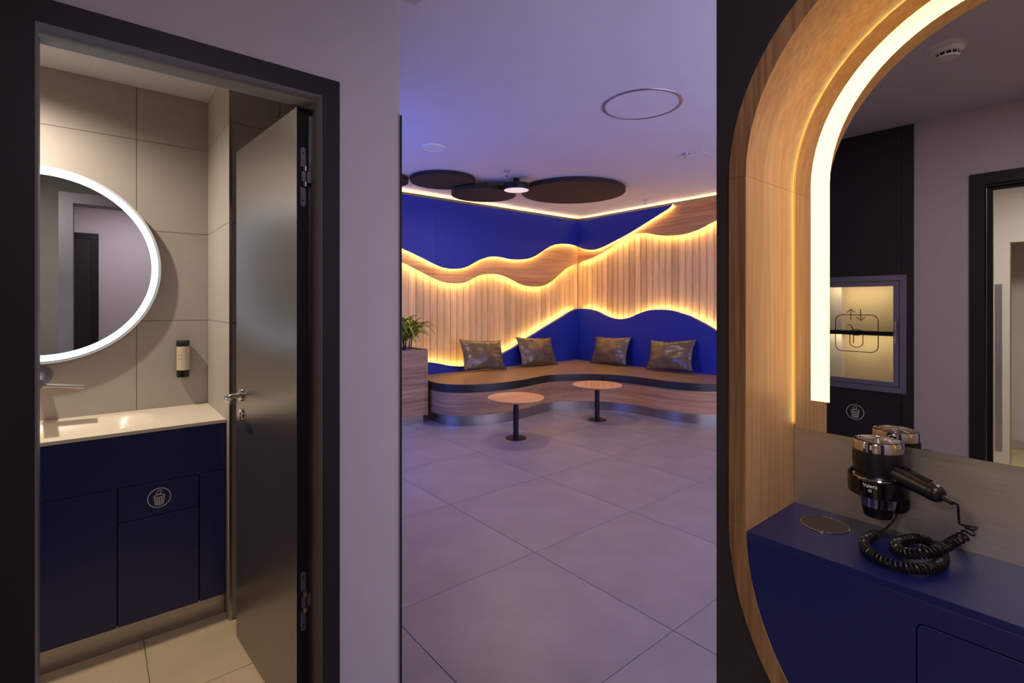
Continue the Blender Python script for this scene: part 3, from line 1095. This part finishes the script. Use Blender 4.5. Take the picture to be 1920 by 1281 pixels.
# ------------------------------------------------------------------ washroom fittings
wc = thing('washstand_cabinet', 'navy blue washstand cabinet with a waste drawer in the washroom', 'cabinet', (-.186, 2.87, 0))
cx0, cx1, yf = -.833, .4625, 2.620
box('carcass', (cx0, yf + .022, .095), (cx1, 3.112, .775), 'door_edge', wc)
box('fascia', (cx0, yf, .6645), (cx1, yf + .02, .878), 'navy', wc, .001)
box('door_panel', (cx0, yf, .093), (.0705, yf + .02, .661), 'navy', wc, .001)
dw = box('drawer', (.0745, yf, .522), (.3575, yf + .02, .661), 'navy', wc, .001)
box('door_panel', (.0745, yf, .093), (.3575, yf + .02, .5185), 'navy', wc, .001)
box('filler_panel', (.3625, yf, .093), (cx1, yf + .02, .661), 'navy', wc, .001)
strokes('bin_symbol', bin_icon(.2135, .594, .0405, 1), .0030, yf - .0006, yf, 'Y', 'print_white', dw)
box('plinth', (cx0, yf + .014, .0005), (cx1, yf + .03, .094), 'steel', wc)

# mineral-cast top with a moulded basin
bm = bmesh.new()
X0, X1, Y0, Y1, ZT_, ZB_ = -.836, .4645, 2.612, 3.114, .894, .880
bx_, by_ = -.186, 2.872
hw, hd_ = .395, .175
nu, nv = 110, 52


def basin_z(x_, y_):
    # rounded-rectangle bowl with soft shoulders
    rr_ = .13
    qx = max(abs(x_ - bx_) - (hw - rr_), 0)
    qy = max(abs(y_ - by_) - (hd_ - rr_), 0)
    s = rr_ - math.hypot(qx, qy)
    if s <= 0:
        return 0
    t = min(1, s / .10)
    return -.085 * (t * t * (3 - 2 * t)) - .012 * min(1, s / .015) 


gv = [[bm.verts.new((X0 + (X1 - X0) * i / nu, Y0 + (Y1 - Y0) * j / nv, ZT_ + basin_z(X0 + (X1 - X0) * i / nu, Y0 + (Y1 - Y0) * j / nv))) for j in range(nv + 1)] for i in range(nu + 1)]
for i in range(nu):
    for j in range(nv):
        bm.faces.new((gv[i][j], gv[i + 1][j], gv[i + 1][j + 1], gv[i][j + 1])).smooth = True
edge = [gv[i][0] for i in range(nu + 1)] + [gv[nu][j] for j in range(1, nv + 1)] + [gv[i][nv] for i in range(nu - 1, -1, -1)] + [gv[0][j] for j in range(nv - 1, 0, -1)]
lowv = [bm.verts.new((v.co.x, v.co.y, ZB_)) for v in edge]
for k in range(len(edge)):
    k2 = (k + 1) % len(edge)
    bm.faces.new((edge[k], lowv[k], lowv[k2], edge[k2]))
ws = thing('washbasin_top', 'cream washbasin top on the navy washstand cabinet', 'washbasin', (-.186, 2.863, .88))
bmesh.ops.recalc_face_normals(bm, faces=bm.faces)
me = bpy.data.meshes.new('basin')
bm.to_mesh(me)
bm.free()
edge_split(link('basin', me, 'corian', ws), 50)
lathe('drain', [(0, 0), (.026, 0), (.026, .003), (0, .004)], 'chrome', ws, (bx_, by_, .7965), n=32)

# round mirror with a cold ring light
rm = thing('round_mirror', 'round mirror with a cold white light ring above the washbasin', 'mirror', (-.186, 3.10, 1.156))
mcx, mcz, mr = -.186, 1.597, .444
ci = lambda r: circle(mcx, mcz, r, 128)
plate('mirror_body', ci(.425), 3.080, 3.1145, 'Y', 'white', rm)
plate('glass_disc', ci(mr), 3.0720, 3.0800, 'Y', mat('frosted_glass_rim', (205, 214, 222), .25, var=.01), rm)
plate('mirror_face', ci(.4045), 3.0705, 3.0719, 'Y', 'mirror', rm)
plate('light_ring', [ci(.4325), ci(.405)], 3.0705, 3.0719, 'Y', 'ring_led', rm)

# wall tap
tp = thing('wall_tap', 'brushed steel wall tap with a straight lever beneath the round mirror', 'tap', (-.186, 3.11, 1.06))
lathe('rosette', [(0, 0), (.040, 0), (.040, .006), (.038, .009), (0, .009)], 'frame_steel', tp, (-.186, 3.114, 1.098), (0, -1, 0), 40)
tube('tap_body', [(-.186, 3.110, 1.098), (-.186, 2.985, 1.092), (-.186, 2.90, 1.085)], [.022, .022, .0215], 'frame_steel', tp, 28)
tube('lever', [(-.190, 3.000, 1.068), (-.036, 3.000, 1.046)], .0105, 'steel', tp, 18)

# soap dispenser
sd_ = thing('soap_dispenser', 'black wall soap dispenser with a cream label beside the round mirror', 'soap dispenser', (.352, 3.085, 1.045))
sc_ = (.352, 3.084, 0)
lathe('bottle', [(0, 1.046), (.026, 1.046), (.028, 1.049), (.028, 1.206), (.026, 1.210), (0, 1.210)], 'gloss', sd_, sc_, n=40)
lathe('cap', [(0, 1.2095), (.0295, 1.2095), (.0295, 1.231), (.028, 1.234), (0, 1.234)], 'black', sd_, sc_, n=40)


def curved_patch(name, a0, a1, z0, z1, r, m, parent, n=24):
    bm = bmesh.new()
    vs = [[bm.verts.new((sc_[0] + r * math.cos(a0 + (a1 - a0) * k / n), sc_[1] + r * math.sin(a0 + (a1 - a0) * k / n), z)) for z in (z0, z1)] for k in range(n + 1)]
    for a, c in zip(vs, vs[1:]):
        bm.faces.new((a[0], c[0], c[1], a[1]))
    return from_bm(name, bm, m, parent, True)


lb = curved_patch('paper_label', -PI * .96, -PI * .06, 1.083, 1.204, .0284, 'label', sd_)
rn = random.Random(2)
bm = bmesh.new()


def lab_rect(a0, a1, z0, z1):
    r = .0286
    vs = [bm.verts.new((sc_[0] + r * math.cos(a), sc_[1] + r * math.sin(a), z)) for a, z in ((a0, z0), (a1, z0), (a1, z1), (a0, z1))]
    bm.faces.new(vs)


a0 = -PI * .80
for r_ in range(2):
    for c_ in range(2):
        z_ = 1.158 - r_ * .016
        a_ = a0 + c_ * .40
        if r_:
            lab_rect(a_, a_ + .26, z_, z_ + .0022)
            lab_rect(a_, a_ + .26, z_ - .0045, z_ - .0023)
        else:
            lab_rect(a_, a_ + .24, z_, z_ + .003)
for r_ in range(9):
    z_ = 1.131 - r_ * .0048
    lab_rect(a0, a0 + rn.uniform(.3, .75), z_, z_ + .0009)
for r_ in range(14):
    z_ = 1.178 - r_ * .0056
    lab_rect(-PI * .30, -PI * .30 + rn.uniform(.15, .42), z_, z_ + .0009)
from_bm('label_print', bm, 'stem', lb)['kind'] = 'stuff'
box('wall_bracket', (.340, 3.105, 1.06), (.364, 3.1145, 1.22), 'black', sd_)

# ------------------------------------------------------------------ the curved bench
front = [(3.30, 5.745), (3.205, 5.62), (3.15, 5.42), (3.13, 5.22), (3.16, 5.06), (3.25, 4.93), (3.36, 4.84), (3.50, 4.77), (3.68, 4.725), (3.90, 4.71), (4.13, 4.73), (4.34, 4.775), (4.55, 4.815), (4.73, 4.80), (4.94, 4.70), (5.16, 4.51), (5.32, 4.27), (5.385, 3.98), (5.385, 3.70), (5.40, 3.42), (5.49, 3.20), (5.66, 3.03), (5.88, 2.93), (6.10, 2.90)]
fc = catmull(front, 6)


def offset(c, e):
    out = []
    for i, p in enumerate(c):
        a = c[max(i - 1, 0)]
        b2 = c[min(i + 1, len(c) - 1)]
        dd = (Vector(b2) - Vector(a)).normalized()
        out.append((p[0] - dd.y * e, p[1] + dd.x * e))
    return out


back_pts = [(6.312, 2.90), (6.312, 5.862), (3.40, 5.862)]
bench = thing('corner_bench', 'curved corner bench with taupe leather seat and blue wavy backrest', 'bench', (4.9, 5.0, 0))
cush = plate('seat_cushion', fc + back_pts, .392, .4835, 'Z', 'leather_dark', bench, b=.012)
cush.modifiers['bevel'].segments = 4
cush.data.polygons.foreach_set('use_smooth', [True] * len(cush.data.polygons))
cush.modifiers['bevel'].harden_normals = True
st = plate('seat_top', offset(fc, .010) + [(6.311, 2.912), (6.311, 5.861), (3.41, 5.861)], .480, .4865, 'Z', 'leather', bench, b=.003)  # thin paler leather layer on the darker cushion body
fb = offset(fc, .016)


def curve_panel(name, pts_, z0, z1, th_, m, parent):
    inn = offset(pts_, th_)
    o = plate(name, pts_ + inn[::-1], z0, z1, 'Z', m, parent)
    o.data.polygons.foreach_set('use_smooth', [True] * len(o.data.polygons))
    return edge_split(o, 30)


# veneer coordinates run along the bench, so grain follows the curve
M['bench_wood'] = wood('bench_oak_wrapped', (196, 152, 114), (150, 108, 80), 'h', .45, 40)
js = [0, 78, len(fb) - 1]
curve_panel('front_panel', fb[:83], .117, .391, .018, 'bench_wood', bench)
curve_panel('front_panel', fb[83:] and [(fb[82][0] + .0012, fb[82][1] - .0012)] + fb[83:], .117, .391, .018, 'bench_wood', bench)
curve_panel('plinth', offset(fc, .035), .0005, .117, .012, 'steel', bench)
plate('carcass', offset(fc, .050) + [(6.30, 2.95), (6.30, 5.85), (3.44, 5.85)], .05, .39, 'Z', 'door_edge', bench)
plate('backrest', [(p[0], p[1]) for p in cCL] + [(6.315, .40), (3.10, .40)], 5.865, 5.930, 'Y', 'blue', bench, b=.008)
plate('backrest', [(p[0], p[1]) for p in cCR] + [(2.9, .40), (5.865, .40)], 6.315, 6.380, 'X', 'blue', bench, b=.008)


# cushions on the bench
def pillow_mesh(seed):
    rg = random.Random(seed)
    n = 36
    W2, H2, T2 = .352, .226, .088
    ph = [(rg.uniform(0, 6.28), rg.uniform(5, 11), rg.uniform(0, 3.14), rg.uniform(.5, 1)) for _ in range(9)]
    bm = bmesh.new()
    g = {}
    for side in (1, -1):
        for i in range(n + 1):
            for j in range(n + 1):
                u, v = -1 + 2 * i / n, -1 + 2 * j / n
                if side == -1 and (i in (0, n) or j in (0, n)):
                    g[(side, i, j)] = g[(1, i, j)]
                    continue
                px = W2 * u * (1 - .085 * (1 - v * v) * abs(u) ** 2)
                pz = H2 * v * (1 - .10 * (1 - u * u) * abs(v) ** 2)
                prof = ((1 - u ** 2) ** .62) * ((1 - v ** 2) ** .62)
                wr_ = 0
                e_ = max(abs(u), abs(v))
                for (a, fq, dr_, am) in ph:
                    wr_ += am * math.sin(fq * (u * math.cos(dr_) + v * math.sin(dr_) * .8) + a)
                ed = math.sin(17 * (u if abs(v) > abs(u) else v) + ph[0][0] + 2 * math.sin(5 * u * v)) * (e_ ** 4) * (1 - e_) * 2.4
                t = T2 * prof * (1 + .045 * wr_) + .022 * ed * (prof > 0)
                g[(side, i, j)] = bm.verts.new((px, -side * max(t, 0), pz))
    for side in (1, -1):
        for i in range(n):
            for j in range(n):
                q = [g[(side, i, j)], g[(side, i + 1, j)], g[(side, i + 1, j + 1)], g[(side, i, j + 1)]]
                bm.faces.new(q if side == 1 else q[::-1]).smooth = True
    bmesh.ops.recalc_face_normals(bm, faces=bm.faces)
    me = bpy.data.meshes.new('throw_cushion')
    bm.to_mesh(me)
    bm.free()
    me.materials.append(M['pillow'])
    return me


for i, (x, y, rz, ry, lean, lab) in enumerate((
        (4.200, 5.700, -3, 4, -24, 'taupe leather cushion at the low end of the bench nearest the plant'),
        (5.215, 5.690, -3, 3, -24, 'taupe leather cushion leaning on the sloping blue backrest beside the corner'),
        (6.165, 5.050, -90, -2, -20, 'taupe leather cushion on the right side of the bench beside the corner'),
        (6.160, 3.985, -90 + 2, -4, -22, 'taupe leather cushion at the right end of the bench, farthest from the plant'))):
    o = bpy.data.objects.new('throw_cushion', pillow_mesh(20 + i))
    C.objects.link(o)
    Rm = Matrix.Rotation(math.radians(rz), 4, 'Z') @ Matrix.Rotation(math.radians(lean), 4, 'X') @ Matrix.Rotation(math.radians(ry), 4, 'Y')
    low = min((Rm @ v.co).z for v in o.data.vertices)
    o.matrix_world = Matrix.Translation((x, y, .4855 - low)) @ Rm
    o['_o'] = (0., 0., 0.)
    tag(o, lab, 'cushion', 'throw cushions on the corner bench')

# ------------------------------------------------------------------ side tables
tb = thing('side_table', 'round oak side table on a black post, nearer the doorway', 'table', (3.445, 4.09, 0), 'round side tables')
t0 = (3.445, 4.09, 0)
lathe('base_plate', [(0, 0), (.110, 0), (.110, .006), (.104, .010), (0, .011)], 'black_metal', tb, t0, n=56)
lathe('post', [(.029, .008), (.029, .406)], 'black_metal', tb, t0, n=32)
lathe('mounting_plate', [(0, .402), (.09, .402), (.09, .407), (0, .407)], 'black_metal', tb, t0, n=32)
lathe('table_top', [(0, .408), (.262, .408), (.298, .428), (.300, .431), (.300, .4355), (.298, .4375), (0, .4375)], 'table_wood', tb, t0, n=80)
copy_thing(tb, (4.765, 4.105, 0), .7, 'round oak side table on a black post, beside the bench corner')

# ------------------------------------------------------------------ planter and plant
pb = thing('planter_box', 'oak veneered planter box at the left end of the bench', 'planter', (2.65, 5.59, 0))
box('front_board', (2.20, 5.328, .090), (3.062, 5.346, .878), 'planter_wood', pb, .0008)
box('side_board', (3.0635, 5.328, .085), (3.100, 5.858, .882), 'planter_wood', pb, .0008)
box('rear_board', (2.20, 5.840, .090), (3.062, 5.858, .878), 'planter_wood', pb)
box('left_board', (2.182, 5.328, .090), (2.199, 5.858, .878), 'planter_wood', pb)
box('plinth', (2.21, 5.345, .0005), (3.045, 5.84, .090), 'steel', pb)
box('soil', (2.20, 5.347, .70), (3.062, 5.839, .855), 'soil', pb)
rp = random.Random(9)
bm = bmesh.new()
for _ in range(240):
    px, py = rp.uniform(2.66, 3.05), rp.uniform(5.355, 5.83)
    r = rp.uniform(.008, .015)
    mtx = Matrix.Translation((px, py, .857 + r * .4)) @ Matrix.Diagonal((r * rp.uniform(.8, 1.3), r, r * .7, 1))
    bmesh.ops.create_icosphere(bm, subdivisions=1, radius=1, matrix=mtx)
pe = from_bm('pebbles', bm, 'soil', pb, True)
pe['kind'] = 'stuff'

pl = thing('potted_palm', 'bushy green palm with arching leaves growing in the planter box', 'plant', (2.86, 5.58, .855))
rg = random.Random(21)


def leaf_mesh(base, dirv, length, rise, droop, wid):
    """arching blade from base; a folded ribbon"""
    bm = bmesh.new()
    n = 9
    P_ = []
    for k in range(n + 1):
        t = k / n
        P_.append(Vector(base) + Vector(dirv) * (length * (t * .9)) + Vector((0, 0, rise * t - droop * t * t * t)))
    side = Vector((-dirv[1], dirv[0], 0)).normalized()
    rows_ = []
    for k, p in enumerate(P_):
        t = k / n
        w_ = wid * (math.sin(PI * min(1, t * .92 + .08)) ** .8) * (1 if t < .97 else .2)
        rows_.append([bm.verts.new(p - side * w_ + Vector((0, 0, w_ * .45))), bm.verts.new(p), bm.verts.new(p + side * w_ + Vector((0, 0, w_ * .45)))])
    for a, c in zip(rows_, rows_[1:]):
        for j in range(2):
            bm.faces.new((a[j], a[j + 1], c[j + 1], c[j])).smooth = True
    return bm


stems = []
for k in range(11):
    a = rg.uniform(0, 6.28)
    r = rg.uniform(.02, .12)
    b0 = Vector((2.87 + r * math.cos(a), 5.56 + r * .8 * math.sin(a), .85))
    hgt = rg.uniform(.14, .36)
    top_ = b0 + Vector((rg.uniform(-.05, .07), rg.uniform(-.06, .05), hgt))
    tube('stem', [b0, b0.lerp(top_, .5) + Vector((rg.uniform(-.01, .01), 0, 0)), top_], [.009, .008, .006], 'stem', pl, 6)
    stems.append((b0, top_))
for b0, top_ in stems:
    for j in range(10):
        a = 2 * PI * (j / 10) + rg.uniform(-.4, .4)
        t = rg.uniform(.45, 1)
        st_ = b0.lerp(top_, t)
        ln = rg.uniform(.16, .36)
        bm = leaf_mesh(st_, (math.cos(a), math.sin(a), 0), ln, rg.uniform(.12, .28), rg.uniform(.08, .26), rg.uniform(.016, .027))
        from_bm('leaf', bm, 'leaf', pl)
for a, ln, ri, dr_ in ((-.15, .42, .34, .30), (.1, .46, .30, .36), (-.35, .40, .26, .22), (.3, .38, .22, .26), (-.6, .34, .30, .18)):
    bm = leaf_mesh((2.93, 5.52, 1.00), (math.cos(a), math.sin(a), 0), ln, ri + .08, dr_, .023)
    from_bm('leaf', bm, 'leaf', pl)

# ------------------------------------------------------------------ lounge ceiling fittings
def disc(name, x, y, z0, z1, r, label):
    t = thing(name, label, 'acoustic panel', (x, y, z0), 'dark acoustic discs under the lounge ceiling')
    lathe('panel', [(0, z0), (r - .004, z0), (r, z0 + .004), (r, z1 - .004), (r - .004, z1), (0, z1)], 'acoustic', t, (x, y, 0), n=96)
    for k in range(3):
        a = 2 * PI * k / 3
        tube('hanger', [(x + r * .6 * math.cos(a), y + r * .6 * math.sin(a), z1 - .001), (x + r * .6 * math.cos(a), y + r * .6 * math.sin(a), ZL)], .006, 'black_metal', t, 8)
    return t


disc('acoustic_disc', 4.717, 4.465, 2.840, 2.890, .656, 'largest dark acoustic disc, right of the small round lamp')
disc('acoustic_disc', 3.143, 5.056, 2.850, 2.895, .379, 'dark acoustic disc on the ceiling above the planter')
disc('acoustic_disc', 3.760, 5.090, 2.785, 2.835, .404, 'dark acoustic disc between the small lamp and the disc over the planter')
disc('acoustic_disc', 2.580, 5.440, 2.840, 2.890, .28, 'dark acoustic disc cut off by the white wall edge')
cl = thing('ceiling_lamp', 'small black drum lamp with a white underside between the dark discs', 'lamp', (3.807, 4.511, 2.755))
cc = (3.807, 4.511, 0)
lathe('drum', [(.144, 2.759), (.151, 2.755), (.152, 2.759), (.152, 2.828), (.150, 2.830), (0, 2.830)], 'black_metal', cl, cc, n=64)
lathe('stem', [(.035, 2.829), (.035, ZL)], 'black_metal', cl, cc, n=24)
lathe('diffuser', [(0, 2.758), (.1438, 2.758), (.1438, 2.768), (0, 2.768)], emit('drum_lamp_diffuser', (1.0, .80, .72), .42), cl, cc, n=64)
area('drum_lamp_light', (3.807, 4.511, 2.750), (3.807, 4.511, 0), .26, .26, 14, (1.0, .66, .42), 'DISK')
fl_ = thing('flush_ceiling_lamp', 'large round flush lamp with a grey rim in the lounge ceiling', 'ceiling lamp', (3.012, 2.180, ZL - .01))
fs = (3.123, 2.261, 0)
fl_.location = (3.123, 2.261, ZL - .01)
fl_['_o'] = (3.123, 2.261, ZL - .01)
lathe('rim', [(.268, ZL), (.269, ZL - .006), (.276, ZL - .008), (.287, ZL - .006), (.289, ZL)], 'frame_steel', fl_, fs, n=96)
lathe('diffuser', [(0, ZL - .003), (.2675, ZL - .003), (.2675, ZL - .0002)], 'ceiling', fl_, fs, n=96)
sp = thing('ceiling_speaker', 'small round white speaker grille flush in the lounge ceiling', 'speaker', (2.46, 4.129, ZL - .01))
lathe('rim', [(.110, ZL), (.111, ZL - .006), (.116, ZL - .008), (.1195, ZL)], 'white', sp, (2.46, 4.129, 0), n=64)
lathe('grille', [(0, ZL - .006), (.108, ZL - .005), (.1095, ZL - .0002)], 'white', sp, (2.46, 4.129, 0), n=64)


def sprinkler(x, y, label):
    t = thing('sprinkler', label, 'sprinkler', (x, y, ZL - .06), 'ceiling sprinklers')
    c = (x, y, 0)
    lathe('escutcheon', [(0, ZL), (.035, ZL), (.032, ZL - .006), (0, ZL - .007)], 'frame_steel', t, c, n=28)
    lathe('body', [(0, ZL - .006), (.010, ZL - .006), (.010, ZL - .022), (.006, ZL - .026), (.0045, ZL - .050), (0, ZL - .050)], 'chrome', t, c, n=16)
    for s in (-1, 1):
        tube('frame_arm', [(x + .010 * s, y, ZL - .020), (x + .013 * s, y, ZL - .036), (x + .004 * s, y, ZL - .052)], .002, 'chrome', t, 6)
    lathe('deflector', [(0, ZL - .052), (.017, ZL - .052), (.017, ZL - .0535), (0, ZL - .0535)], 'chrome', t, c, n=20)
    return t


sprinkler(3.52, 4.34, 'small sprinkler head on the ceiling above the small drum lamp')
sprinkler(6.02, 4.30, 'small sprinkler head near the rising oak band on the right wall')
sprinkler(4.47, 2.72, 'tiny sprinkler head by the flat hatch at the right of the ceiling')
tag(plate('ceiling_access_panel', rrect(4.51, 2.57, 4.84, 2.86, .006), ZL - .003, ZL - .0001, 'Z', 'ceiling'), 'flat white access panel at the right of the lounge ceiling', 'access panel')

# ------------------------------------------------------------------ tidy up
for o in list(bpy.data.objects):
    if '_o' in o.keys():
        del o['_o']
for m in list(bpy.data.materials):
    if m.users == 0:
        bpy.data.materials.remove(m)
